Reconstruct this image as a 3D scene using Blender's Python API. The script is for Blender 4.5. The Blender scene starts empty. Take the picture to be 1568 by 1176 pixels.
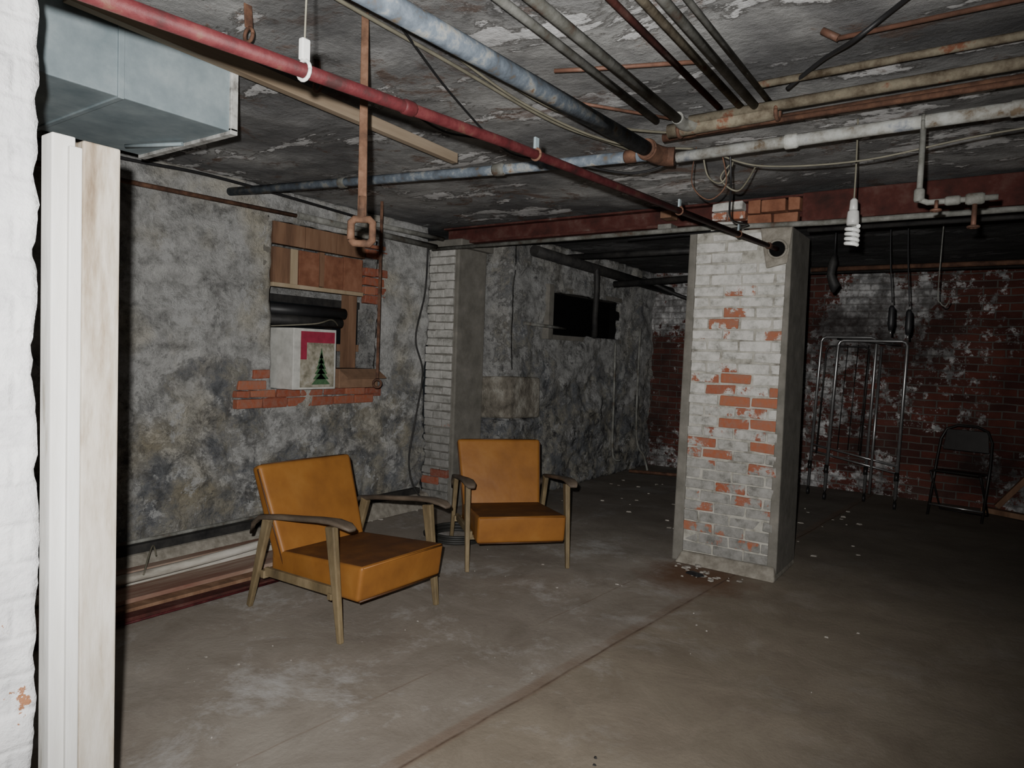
import bpy, bmesh, math, random
from mathutils import Vector, Matrix, noise
random.seed(7)
S=bpy.context.scene
COL=S.collection

# ------------------------------------------------------------ material helpers
class NB:
    def __init__(s,name,rough=.8,metal=0.0,spec=.3):
        s.m=bpy.data.materials.new(name); s.m.use_nodes=True
        s.t=s.m.node_tree; s.b=s.t.nodes['Principled BSDF']
        s.b.inputs['Roughness'].default_value=rough
        s.b.inputs['Metallic'].default_value=metal
        s.b.inputs['Specular IOR Level'].default_value=spec
        s.co=s.t.nodes.new('ShaderNodeTexCoord').outputs['Object']
    def n(s,ty,**k):
        nd=s.t.nodes.new(ty)
        for a,v in k.items(): setattr(nd,a,v)
        return nd
    def L(s,a,b): s.t.links.new(a,b)
    def noise(s,scale,detail=6,rough=.6,vec=None,dist=0):
        nd=s.n('ShaderNodeTexNoise'); nd.inputs['Scale'].default_value=scale
        nd.inputs['Detail'].default_value=detail; nd.inputs['Roughness'].default_value=rough
        nd.inputs['Distortion'].default_value=dist
        s.L(vec or s.co,nd.inputs['Vector']); return nd.outputs['Fac']
    def ramp(s,fac,stops,interp='LINEAR'):
        nd=s.n('ShaderNodeValToRGB'); cr=nd.color_ramp; cr.interpolation=interp
        while len(cr.elements)<len(stops): cr.elements.new(.5)
        for e,(p,c) in zip(cr.elements,stops):
            e.position=p
            e.color=(c,c,c,1) if isinstance(c,(int,float)) else (*c,1)
        s.L(fac,nd.inputs['Fac']); return nd.outputs['Color']
    def mix(s,fac,a,b,mode='MIX'):
        nd=s.n('ShaderNodeMix',data_type='RGBA',blend_type=mode)
        for v,i in ((fac,0),(a,6),(b,7)):
            if isinstance(v,(int,float)): nd.inputs[i].default_value=v if i==0 else (v,v,v,1)
            elif isinstance(v,tuple): nd.inputs[i].default_value=(*v,1)
            else: s.L(v,nd.inputs[i])
        return nd.outputs[2]
    def math(s,op,a,b=0.0,clamp=False):
        nd=s.n('ShaderNodeMath',operation=op,use_clamp=clamp)
        for v,i in ((a,0),(b,1)):
            if isinstance(v,(int,float)): nd.inputs[i].default_value=v
            else: s.L(v,nd.inputs[i])
        return nd.outputs[0]
    def scaled(s,vec3):
        mp=s.n('ShaderNodeMapping'); mp.inputs['Scale'].default_value=vec3
        s.L(s.co,mp.inputs['Vector']); return mp.outputs[0]
    def sep(s):
        nd=s.n('ShaderNodeSeparateXYZ'); s.L(s.co,nd.inputs[0]); return nd.outputs
    def base(s,c):
        if isinstance(c,tuple): s.b.inputs['Base Color'].default_value=(*c,1)
        else: s.L(c,s.b.inputs['Base Color'])
    def bump(s,h,strength=.5,dist=.02):
        nd=s.n('ShaderNodeBump'); nd.inputs['Strength'].default_value=strength
        nd.inputs['Distance'].default_value=dist
        s.L(h,nd.inputs['Height']); s.L(nd.outputs[0],s.b.inputs['Normal'])

def grunge(name,stops,scale=6,rough=.7,metal=0,bump=.3,stretch=None,spec=.3,dist=.005):
    b=NB(name,rough,metal,spec)
    vec=b.scaled(stretch) if stretch else b.co
    f=b.noise(scale,8,.65,vec)
    b.base(b.ramp(f,stops))
    if bump: b.bump(b.noise(scale*3,6,.7,vec),bump,dist)
    return b.m

def mat_plaster(name,light=1.0,thr=.56,darkness=1.0,yellow=.7):
    b=NB(name,.92,0,.12)
    blotch=b.noise(2.4,10,.68,dist=.3)
    mid=b.noise(7.5,10,.76,b.scaled((1,1,1.25)),.2)
    fine=b.noise(26,8,.78)
    z=b.sep()[2]
    zz=b.math('DIVIDE',z,2.5)
    low=b.ramp(zz,[(0,.17),(.3,.13),(.44,.06),(.6,0)])
    white=b.ramp(mid,[(.30,(.17*light,.17*light,.165*light)),(.42,(.36*light,.36*light,.35*light)),(.53,(.54*light,.54*light,.53*light)),(.66,(.68*light,.68*light,.66*light))])
    grey=b.ramp(b.noise(4.5,10,.78),[(.32,(.09,.095,.10)),(.45,(.19,.20,.215)),(.55,(.33,.315,.27)),(.68,(.50,.485,.44))])
    msk=b.math('ADD',blotch,low)
    msk=b.math('ADD',msk,b.math('MULTIPLY',b.math('SUBTRACT',fine,.5),.22))
    gone=b.ramp(msk,[(thr-.02,0),(thr+.05,.92)])
    col=b.mix(gone,white,grey)
    rim=b.ramp(msk,[(thr-.03,0),(thr-.005,.5*darkness),(thr+.03,0)])
    col=b.mix(rim,col,(.07,.07,.068))
    d2=b.math('ADD',b.noise(6.5,9,.8,dist=.5),b.math('MULTIPLY',low,.45))
    col=b.mix(b.ramp(d2,[(.61-.05*darkness,0),(.68,.8*darkness)]),col,(.05,.05,.052))
    yel=b.ramp(b.noise(1.9,4,.5),[(.5,0),(.68,yellow)])
    col=b.mix(yel,col,b.mix(1.0,col,(.97,.88,.68),'MULTIPLY'))
    wh=b.ramp(b.noise(4.2,9,.78),[(.56,0),(.60,.75)])
    col=b.mix(wh,col,(.62*light,.625*light,.62*light))
    col=b.mix(b.ramp(fine,[(.31,.65),(.41,0)]),col,(.08,.08,.078))
    b.base(col)
    b.bump(b.math('ADD',b.math('ADD',mid,b.math('MULTIPLY',fine,.6)),b.math('MULTIPLY',blotch,.8)),1.0,.045)
    return b.m

def mat_brickwall(name,axis,paint=.5,bw=.22,bh=.075):
    b=NB(name,.9,0,.12)
    s=b.sep()
    cm=b.n('ShaderNodeCombineXYZ')
    b.L(s[0] if axis=='x' else s[1],cm.inputs[0]); b.L(s[2],cm.inputs[1])
    wob=b.n('ShaderNodeTexNoise'); wob.inputs['Scale'].default_value=3; b.L(b.co,wob.inputs['Vector'])
    ad=b.n('ShaderNodeMix',data_type='VECTOR'); ad.inputs[0].default_value=.03
    b.L(cm.outputs[0],ad.inputs[4]); b.L(wob.outputs['Color'],ad.inputs[5])
    br=b.n('ShaderNodeTexBrick'); br.inputs['Scale'].default_value=1
    br.inputs['Brick Width'].default_value=bw; br.inputs['Row Height'].default_value=bh
    br.inputs['Mortar Size'].default_value=.008; br.inputs['Mortar Smooth'].default_value=.3
    br.inputs['Color1'].default_value=(.125,.040,.030,1)
    br.inputs['Color2'].default_value=(.055,.024,.021,1)
    br.inputs['Mortar'].default_value=(.12,.105,.095,1)
    b.L(ad.outputs[1],br.inputs['Vector'])
    pm=b.math('ADD',b.noise(1.0,9,.68,dist=.4),b.math('MULTIPLY',b.math('SUBTRACT',b.noise(10,7,.75),.5),.8))
    up=b.ramp(b.math('DIVIDE',s[2],2.5),[(0,.06),(.25,0),(.5,0),(.8,.08)])
    pm=b.math('ADD',pm,up)
    pmk=b.ramp(pm,[(1-paint-.02,0),(1-paint+.02,1)])
    pw=b.ramp(b.noise(9,8,.7),[(.34,.10),(.48,.26),(.60,.55)])
    col=b.mix(pmk,br.outputs['Color'],pw)
    haze=b.ramp(b.noise(2.2,8,.7),[(.45,0),(.72,.25)])
    col=b.mix(haze,col,(.15,.12,.105))
    col=b.mix(b.math('MULTIPLY',br.outputs['Fac'],.45),col,(.10,.09,.08))
    col=b.mix(b.ramp(b.noise(1.4,5,.6),[(.42,0),(.66,.8)]),col,(.02,.014,.013))
    b.base(col)
    b.bump(b.math('SUBTRACT',b.noise(25,6,.7),b.math('MULTIPLY',br.outputs['Fac'],1.2)),.7,.015)
    return b.m

def mat_painted_brick(name,redbias=0.0,white=.62):
    b=NB(name,.85,0,.2)
    at=b.n('ShaderNodeAttribute'); at.attribute_name='rnd'
    r=at.outputs['Fac']
    z=b.sep()[2]
    band=b.ramp(b.math('DIVIDE',z,2.3),[(0,.04),(.12,.03),(.25,.12),(.40,.17),(.52,.17),(.62,0),(.75,-.0)] )
    m=b.math('ADD',b.math('MULTIPLY',r,.40),b.math('MULTIPLY',b.noise(5,8,.72),.95))
    m=b.math('ADD',m,band); m=b.math('ADD',m,redbias)
    bare=b.ramp(m,[(.86,0),(.90,1)])
    brick=b.ramp(r,[(0,(.20,.055,.035)),(.5,(.30,.085,.045)),(1,(.36,.13,.07))])
    brick=b.mix(b.ramp(b.noise(30,5,.7),[(.4,0),(.7,.6)]),brick,(.24,.17,.14))
    dirt=b.ramp(b.math('DIVIDE',z,2.3),[(0,.42),(.3,.6),(.5,.95),(.55,1)])
    paint=b.ramp(b.noise(11,9,.75),[(.30,(white*.30,white*.29,white*.26)),(.44,(white*.75,white*.74,white*.69)),(.56,(white,white*.98,white*.93)),(.7,(white*1.12,white*1.1,white*1.05))])
    paint=b.mix(1.0,paint,dirt,'MULTIPLY')
    b.base(b.mix(bare,paint,brick))
    b.bump(b.noise(45,7,.75),.7,.008)
    return b.m

def mat_jamb():
    b=NB('thick_white_limewash',.85,0,.15)
    n1=b.noise(9,8,.7); f=b.noise(34,7,.7)
    col=b.ramp(n1,[(.28,(.34,.34,.35)),(.40,(.60,.60,.61)),(.6,(.76,.76,.76))])
    chip=b.math('ADD',b.noise(4.3,9,.75),b.math('MULTIPLY',b.math('SUBTRACT',f,.5),.2))
    z=b.sep()[2]
    lo=b.ramp(b.math('DIVIDE',z,2.5),[(0,.10),(.5,.0)])
    chip=b.math('ADD',chip,lo)
    col=b.mix(b.ramp(chip,[(.655,0),(.665,1)]),col,(.36,.17,.09))
    b.base(col)
    s=b.sep(); cm=b.n('ShaderNodeCombineXYZ'); b.L(s[1],cm.inputs[0]); b.L(s[2],cm.inputs[1])
    br=b.n('ShaderNodeTexBrick'); br.inputs['Scale'].default_value=1
    br.inputs['Brick Width'].default_value=.22; br.inputs['Row Height'].default_value=.078
    br.inputs['Mortar Size'].default_value=.012; br.inputs['Mortar Smooth'].default_value=1.0
    b.L(cm.outputs[0],br.inputs['Vector'])
    b.bump(b.math('SUBTRACT',b.math('ADD',n1,b.math('MULTIPLY',f,.4)),b.math('MULTIPLY',br.outputs['Fac'],.25)),.7,.02)
    return b.m

def mat_floor():
    b=NB('concrete_floor',.8,0,.15)
    big=b.noise(.55,8,.6); mid=b.noise(3.0,10,.72,dist=.6); fine=b.noise(48,6,.7)
    sx=b.sep()
    e=b.math('SUBTRACT',sx[0],b.math('ADD',b.math('MULTIPLY',sx[1],.0817),-1.68))
    right=b.ramp(b.math('ADD',e,.5),[(.49,0),(.51,1)])
    grey=b.ramp(big,[(.3,(.215,.19,.16)),(.5,(.27,.24,.205)),(.7,(.31,.285,.25))])
    tan=b.ramp(big,[(.3,(.20,.17,.13)),(.5,(.245,.21,.165)),(.7,(.28,.245,.195))])
    col=b.mix(right,grey,tan)
    col=b.mix(b.ramp(mid,[(.32,.5),(.6,0)]),col,(.13,.105,.08))
    near=b.ramp(b.math('MULTIPLY',sx[0],-.25),[(.25,.25),(.5,1)])
    dust=b.math('MULTIPLY',b.ramp(b.noise(1.9,10,.78,dist=.3),[(.52,0),(.66,.75)]),near)
    col=b.mix(dust,col,(.44,.43,.42))
    col=b.mix(b.ramp(fine,[(.70,0),(.75,.5)]),col,(.5,.49,.46))
    col=b.mix(b.ramp(fine,[(.25,.5),(.32,0)]),col,(.08,.065,.055))
    vd=b.n('ShaderNodeVectorMath',operation='DISTANCE'); b.L(b.co,vd.inputs[0]); vd.inputs[1].default_value=(-1.5,4.3,0)
    st=b.math('ADD',vd.outputs['Value'],b.math('MULTIPLY',b.noise(6,5,.6),.4))
    col=b.mix(b.ramp(st,[(.36,.85),(.62,0)]),col,(.13,.065,.035))
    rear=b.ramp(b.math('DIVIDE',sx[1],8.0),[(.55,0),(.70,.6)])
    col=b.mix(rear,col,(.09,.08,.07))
    # brown worn strip beside the slab joint
    strip=b.math('MULTIPLY',b.ramp(b.math('ABSOLUTE',b.math('ADD',e,.02)),[(.0,.6),(.03,.45),(.045,0)]),b.ramp(b.noise(4,5,.6),[(.3,.2),(.6,1)]))
    col=b.mix(strip,col,(.17,.115,.08))
    jn=b.ramp(b.math('ABSOLUTE',e),[(0,.9),(.010,0)])
    col=b.mix(b.math('MULTIPLY',jn,b.ramp(b.noise(7,4,.6),[(.35,.3),(.6,1)])),col,(.08,.05,.035))
    e2=b.math('ABSOLUTE',b.math('ADD',e,.42))
    col=b.mix(b.math('MULTIPLY',b.ramp(e2,[(0,.6),(.006,0)]),b.ramp(b.noise(3,4,.6),[(.4,0),(.6,1)])),col,(.16,.11,.08))
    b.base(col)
    b.bump(b.math('ADD',mid,b.math('MULTIPLY',fine,.35)),.3,.02)
    return b.m

def mat_ceiling():
    b=NB('peeling_ceiling',.9,0,.12)
    big=b.noise(1.0,8,.58,dist=.6); mid=b.noise(6,9,.72); fine=b.noise(34,6,.7)
    col=b.ramp(big,[(.32,(.09,.09,.095)),(.45,(.18,.18,.18)),(.55,(.27,.27,.265)),(.7,(.38,.38,.37))])
    col=b.mix(b.ramp(mid,[(.32,.5),(.55,0)]),col,(.10,.10,.10))
    pk=b.math('ADD',b.noise(1.15,9,.66,b.scaled((1.0,2.4,1)),.5),b.math('MULTIPLY',b.math('SUBTRACT',mid,.5),.28))
    col=b.mix(b.ramp(pk,[(.565,0),(.58,1)]),col,b.ramp(mid,[(.35,.36),(.6,.64)]))
    ed=b.ramp(pk,[(.535,0),(.56,.75),(.58,0)])
    col=b.mix(ed,col,(.06,.055,.05))
    ru=b.math('ADD',b.noise(2.3,9,.74,dist=.6),b.math('MULTIPLY',b.math('SUBTRACT',mid,.5),.35))
    col=b.mix(b.ramp(ru,[(.56,0),(.62,.7)]),col,(.13,.075,.05))
    dk=b.noise(.8,7,.62,b.scaled((1,1.5,1)))
    col=b.mix(b.ramp(dk,[(.50,0),(.62,.7)]),col,(.065,.065,.067))
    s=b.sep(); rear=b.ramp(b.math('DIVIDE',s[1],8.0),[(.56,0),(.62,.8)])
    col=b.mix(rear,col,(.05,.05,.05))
    col=b.mix(b.ramp(fine,[(.27,.6),(.34,0)]),col,(.06,.06,.055))
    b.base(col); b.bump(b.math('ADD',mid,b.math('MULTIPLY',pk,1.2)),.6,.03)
    return b.m

def simple(name,c,rough=.5,metal=0,spec=.4,bump=0):
    b=NB(name,rough,metal,spec); f=b.noise(14,6,.6)
    b.base(b.ramp(f,[(.3,tuple(x*.75 for x in c)),(.7,tuple(min(1,x*1.15) for x in c))]))
    if bump: b.bump(b.noise(60,5,.6),bump,.003)
    return b.m

MAT=dict(
 plaster=mat_plaster('whitewashed_rubble',1.02,.61,.75,.8),
 plaster2=mat_plaster('whitewashed_rubble_rear',.80,.55,1.3,.3),
 backbrick=mat_brickwall('old_brick_wall','x',.42),
 backbrick_l=mat_brickwall('old_brick_wall_side','y',.42),
 pbrick=mat_painted_brick('painted_brick',0.0,.58),
 pbrick2=mat_painted_brick('painted_brick_grey',-.16,.46),
 jamb=mat_jamb(),
 redbrick=mat_painted_brick('bare_brick',.6,.3),
 cement=grunge('cement_render',[(.3,(.11,.105,.09)),(.6,(.18,.17,.15)),(.8,(.25,.23,.20))],7,.9,0,.5),
 mortar=grunge('lime_mortar',[(.3,(.14,.125,.10)),(.7,(.31,.29,.25))],18,.95,0,.6),
 ledge=grunge('rough_ledge_stone',[(.3,(.09,.08,.065)),(.5,(.22,.20,.165)),(.68,(.40,.385,.34))],7,.95,0,.9,dist=.03),
 whitemortar=grunge('painted_mortar',[(.3,(.15,.14,.12)),(.5,(.36,.35,.31)),(.7,(.48,.46,.42))],12,.95,0,.6),
 floor=mat_floor(), ceil=mat_ceiling(),
 beam=grunge('red_oxide_beam',[(.3,(.035,.018,.016)),(.5,(.075,.026,.022)),(.62,(.10,.05,.042)),(.74,(.20,.165,.15))],6,.85,0,.5,spec=.1),
 redpipe=grunge('red_painted_pipe',[(.34,(.028,.010,.010)),(.48,(.058,.010,.012)),(.60,(.080,.019,.020)),(.70,(.085,.045,.03))],14,.6,0,.3,spec=.2),
 bluepipe=grunge('blue_grey_pipe_paint',[(.32,(.12,.095,.065)),(.42,(.10,.12,.145)),(.53,(.155,.185,.22)),(.61,(.29,.30,.29)),(.68,(.20,.13,.08))],11,.65,0,.35,spec=.15),
 greypipe=grunge('grey_pipe_paint',[(.34,(.09,.06,.045)),(.44,(.12,.12,.105)),(.56,(.19,.19,.175)),(.7,(.27,.275,.255))],9,.65,0,.35,spec=.15),
 whitepipe=grunge('white_pipe_paint',[(.36,(.14,.105,.07)),(.44,(.27,.265,.24)),(.58,(.44,.45,.43)),(.68,(.22,.24,.27))],9,.65,0,.35,spec=.15),
 tanpipe=grunge('tan_pipe_paint',[(.36,(.06,.045,.03)),(.47,(.13,.11,.08)),(.57,(.19,.17,.125)),(.64,(.15,.065,.04))],10,.75,0,.35,spec=.1),
 rust=grunge('rusty_iron',[(.3,(.04,.022,.016)),(.5,(.10,.05,.032)),(.7,(.17,.09,.055))],16,.8,.1,.5),
 rustlite=grunge('rusty_strap_iron',[(.3,(.055,.032,.022)),(.5,(.12,.066,.042)),(.7,(.19,.11,.072))],16,.8,.0,.5,spec=.15),
 darkpipe=grunge('blackened_pipe',[(.3,(.012,.012,.013)),(.7,(.045,.043,.04))],9,.6,.1,.3),
 copper=grunge('copper_pipe',[(.3,(.06,.035,.025)),(.6,(.16,.08,.055)),(.8,(.16,.16,.13))],12,.6,.2,.2),
 galv=grunge('galvanised_sheet',[(.3,(.16,.205,.225)),(.5,(.235,.285,.305)),(.7,(.33,.385,.40))],5,.6,.15,.08,spec=.25),
 galvedge=grunge('duct_flange_mastic',[(.3,(.12,.11,.10)),(.5,(.42,.42,.40)),(.8,(.62,.62,.6))],20,.6,0,.5),
 lumber=grunge('pale_lumber',[(.3,(.26,.19,.12)),(.5,(.34,.27,.18)),(.7,(.42,.34,.25))],5,.8,0,.25,(1,1,.12)),
 stud=grunge('weathered_stud',[(.30,(.14,.10,.065)),(.42,(.27,.22,.165)),(.54,(.42,.38,.32)),(.70,(.54,.51,.46))],9,.85,0,.4,(1.6,1.6,.30),spec=.1),
 studwhite=grunge('white_painted_jamb',[(.30,(.28,.25,.20)),(.40,(.54,.53,.50)),(.7,(.66,.66,.64))],9,.75,0,.3,(1.5,1.5,.2),spec=.1),
 lumbery=grunge('overhead_lumber',[(.3,(.15,.11,.07)),(.5,(.24,.185,.13)),(.7,(.32,.26,.19))],6,.8,0,.25,(1.5,.12,1.5)),
 plank=grunge('brown_plank',[(.3,(.10,.055,.035)),(.5,(.19,.105,.062)),(.7,(.26,.16,.10))],6,.8,0,.3,(1,1.6,.2)),
 claytile=grunge('clay_tile',[(.3,(.12,.045,.026)),(.5,(.21,.088,.05)),(.7,(.29,.14,.085))],7,.85,0,.4),
 plankf=grunge('painted_old_board',[(.3,(.16,.06,.045)),(.45,(.22,.135,.10)),(.6,(.31,.24,.19)),(.75,(.40,.37,.33))],6,.8,0,.3,(2,.2,1)),
 plankw=grunge('white_old_board',[(.3,(.2,.18,.15)),(.5,(.42,.40,.35)),(.7,(.54,.52,.48))],8,.8,0,.3,(2,.3,1)),
 chairwood=grunge('worn_chair_wood',[(.3,(.08,.06,.035)),(.5,(.16,.12,.065)),(.7,(.25,.195,.115))],9,.6,0,.2,(1,1,.35)),
 armwood=grunge('worn_armrest_wood',[(.3,(.05,.04,.03)),(.5,(.10,.077,.057)),(.7,(.19,.15,.11))],9,.6,0,.2,(.3,1,1)),
 welt=simple('dark_welt',(.07,.03,.012),.5),
 black=simple('black_rubber',(.015,.015,.016),.5),
 blackhole=simple('unlit_void_black',(.006,.006,.006),.95,0,.05),  # near-black colour standing in for unlit depth inside openings
 cablegrey=simple('grey_cable',(.15,.14,.105),.6),
 white=simple('white_plastic',(.55,.55,.53),.35),
 cfl=simple('white_glass',(.78,.79,.77),.2),
 chrome=simple('tube_steel',(.36,.36,.36),.3,.8),
 darkmetal=simple('dark_painted_metal',(.022,.020,.019),.4,.3),
 card=simple('cardboard',(.22,.13,.08),.85),
 boxwhite=simple('white_carton',(.5,.5,.47),.6),
 boxred=simple('red_print',(.30,.03,.06),.5),
 treegreen=grunge('tree_print',[(.3,(.03,.07,.04)),(.6,(.07,.15,.07)),(.8,(.18,.26,.16))],60,.6,0,0),
 photo=grunge('cream_print',[(.35,(.16,.15,.11)),(.5,(.30,.28,.22)),(.65,(.42,.40,.35))],16,.5,0,0),
 hose=simple('dark_hose',(.02,.02,.018),.55),
 glass=simple('dirty_glass',(.01,.012,.014),.15,0,.6),
 chips=grunge('plaster_chips',[(.3,(.14,.12,.1)),(.6,(.34,.32,.29))],5,.9,0,0),
)
b=NB('amber_vinyl',.5,0,.35)
f=b.noise(5,6,.6)
col=b.ramp(f,[(.3,(.205,.082,.018)),(.55,(.262,.110,.023)),(.75,(.295,.135,.032))])
col=b.mix(b.ramp(b.noise(3,5,.6),[(.5,0),(.75,.35)]),col,(.15,.065,.022))
b.base(col); b.bump(b.noise(5,3,.5),.3,.02); MAT['vinyl']=b.m
b=NB('darker_vinyl_seat',.65,0,.25)  # darker vinyl tone for the top face of the seat
col=b.ramp(b.noise(6,6,.6),[(.3,(.08,.034,.015)),(.55,(.13,.053,.017)),(.75,(.21,.088,.022))])
b.base(col); b.bump(b.noise(7,4,.5),.3,.015); MAT['vinyltop']=b.m

# ------------------------------------------------------------ geometry helpers
def obj(name,me,mat=None,parent=None,smooth=False):
    o=bpy.data.objects.new(name,me); COL.objects.link(o)
    if mat is not None: me.materials.append(MAT[mat] if isinstance(mat,str) else mat)
    if parent: o.parent=parent
    if smooth:
        for p in me.polygons: p.use_smooth=True
    return o
def empty(name,loc=(0,0,0),rz=0):
    e=bpy.data.objects.new(name,None); e.location=loc; e.rotation_euler=(0,0,rz)
    e.empty_display_size=.1; COL.objects.link(e); return e
def mesh(name,vs,fs):
    me=bpy.data.meshes.new(name); me.from_pydata([tuple(v) for v in vs],[],fs); me.update(); return me
def bev(o,w=.004,seg=2):
    m=o.modifiers.new('b','BEVEL'); m.width=w; m.segments=seg
    m.limit_method='ANGLE'
    return o
HF=[(0,3,2,1),(4,5,6,7),(0,1,5,4),(1,2,6,5),(2,3,7,6),(3,0,4,7)]
def hexa(name,c,mat,parent=None,bw=.003,seg=2,smooth=False):
    o=obj(name,mesh(name,c,HF),mat,parent,smooth)
    if bw: bev(o,bw,seg)
    return o
def box(name,x0,x1,y0,y1,z0,z1,mat,parent=None,bw=.003,seg=2):
    c=[(x0,y0,z0),(x1,y0,z0),(x1,y1,z0),(x0,y1,z0),(x0,y0,z1),(x1,y0,z1),(x1,y1,z1),(x0,y1,z1)]
    return hexa(name,c,mat,parent,bw,seg)
def beamseg(name,p,q,w,h,mat,parent=None,w2=None,h2=None,side=None,bw=.003):
    p=Vector(p);q=Vector(q);d=(q-p).normalized()
    side=Vector(side) if side else (d.cross(Vector((0,0,1))) if abs(d.z)<.95 else Vector((0,1,0)))
    side=(side-d*side.dot(d)).normalized(); up=side.cross(d).normalized()
    w2=w if w2 is None else w2; h2=h if h2 is None else h2
    c=[p-side*w/2-up*h/2,p+side*w/2-up*h/2,p+side*w/2+up*h/2,p-side*w/2+up*h/2,
       q-side*w2/2-up*h2/2,q+side*w2/2-up*h2/2,q+side*w2/2+up*h2/2,q-side*w2/2+up*h2/2]
    return hexa(name,c,mat,parent,bw)
def smoothpts(pts,n=8):
    P=[Vector(p) for p in pts]
    if len(P)<3: return P
    out=[]
    for i in range(len(P)-1):
        a=P[max(i-1,0)];b_=P[i];c=P[i+1];d=P[min(i+2,len(P)-1)]
        for k in range(n):
            t=k/n
            out.append(.5*((2*b_)+(c-a)*t+(2*a-5*b_+4*c-d)*t*t+(3*b_-a-3*c+d)*t**3))
    out.append(P[-1]); return out
def tubedata(pts,r,seg=12,base=0):
    P=[Vector(p) for p in pts]; vs=[];fs=[]
    t=(P[1]-P[0]).normalized()
    ref=Vector((0,0,1)) if abs(t.z)<.9 else Vector((1,0,0))
    u=t.cross(ref).normalized()
    for i,p in enumerate(P):
        if i==0: t=(P[1]-P[0])
        elif i==len(P)-1: t=P[-1]-P[-2]
        else: t=(P[i+1]-P[i]).normalized()+(P[i]-P[i-1]).normalized()
        t.normalize(); u=(u-t*u.dot(t)).normalized(); v=t.cross(u)
        rr=r[i] if isinstance(r,(list,tuple)) else r
        for k in range(seg):
            a=2*math.pi*k/seg; vs.append(p+(u*math.cos(a)+v*math.sin(a))*rr)
    for i in range(len(P)-1):
        for k in range(seg):
            a=base+i*seg+k; b2=base+i*seg+(k+1)%seg
            fs.append((a,b2,b2+seg,a+seg))
    fs.append(tuple(base+k for k in reversed(range(seg))))
    fs.append(tuple(base+(len(P)-1)*seg+k for k in range(seg)))
    return vs,fs
def tube(name,pts,r,mat,parent=None,seg=12,smooth=False,sub=8):
    if smooth: pts=smoothpts(pts,sub)
    vs,fs=tubedata(pts,r,seg)
    o=obj(name,mesh(name,vs,fs),mat,parent)
    for p in o.data.polygons:
        if len(p.vertices)==4: p.use_smooth=True
    return o
def multitube(name,lst,mat,parent=None,seg=8):
    vs=[];fs=[]
    for pts,r in lst:
        v,f_=tubedata(pts,r,seg,len(vs)); vs+=v; fs+=f_
    o=obj(name,mesh(name,vs,fs),mat,parent)
    for p in o.data.polygons:
        if len(p.vertices)==4: p.use_smooth=True
    return o
def collar(parent,p,d,r,l,mat,name='coupling'):
    p=Vector(p);d=Vector(d).normalized()
    return tube(name,[p-d*l/2,p-d*l*.35,p+d*l*.35,p+d*l/2],[r*.8,r,r,r*.8],mat,parent)
def fbm(p,sc=1,oc=5): return noise.fractal(Vector(p)*sc,1.0,2.0,oc)
def rubble_h(q):
    w=Vector(q)+Vector((fbm(q,3,3),fbm((q[1],q[2],q[0]),3,3),fbm((q[2],q[0],q[1]),3,3)))*.07
    d=noise.voronoi(Vector((w.x*3.6,w.y*3.6,w.z*5.4)))[0]
    return min((d[1]-d[0])*2.2,1.0)
def relief(name,plane,const,a0,a1,z0,z1,mat,step=.03,amp=.025,holes=(),thick=-.25,sc=2.2,lump=0.0,lumpz=(0,9),parent=None,jag=0):
    na=max(1,round((a1-a0)/step)); nz=max(1,round((z1-z0)/step)); vs=[];fs=[]
    for j in range(nz+1):
        for i in range(na+1):
            a=a0+(a1-a0)*i/na; z=z0+(z1-z0)*j/nz
            if jag and i==na: a+=max(-1,min(1,fbm((0,3.3,z),9,4)))*jag
            for (h0,h1,k0,k1) in holes:
                if abs(a-h0)<step*.5: a=h0
                if abs(a-h1)<step*.5: a=h1
                if abs(z-k0)<step*.5: z=k0
                if abs(z-k1)<step*.5: z=k1
            q=(const,a,z) if plane=='x' else ((a,const,z) if plane=='y' else (a,z,const))
            dsp=amp*fbm(q,sc,5)+amp*.35*fbm(q,9,3)
            if lump:
                w=max(0,min(1,(lumpz[1]-z+.5*fbm(q,1.5,2))/.4))
                dsp+=lump*(rubble_h(q)-.5)*(.3+.7*w)*(-1 if plane=='y' else 1)
            if plane=='x': vs.append((const+dsp,a,z))
            elif plane=='y': vs.append((a,const+dsp,z))
            else: vs.append((a,z,const+dsp))
    for j in range(nz):
        for i in range(na):
            ac=a0+(a1-a0)*(i+.5)/na; zc=z0+(z1-z0)*(j+.5)/nz
            if any(h0<ac<h1 and k0<zc<k1 for h0,h1,k0,k1 in holes): continue
            v=j*(na+1)+i; fs.append((v,v+1,v+na+2,v+na+1))
    o=obj(name,mesh(name,vs,fs),mat,parent,True)
    m=o.modifiers.new('t','SOLIDIFY'); m.thickness=abs(thick); m.offset=-1 if thick<0 else 1
    return o
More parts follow.
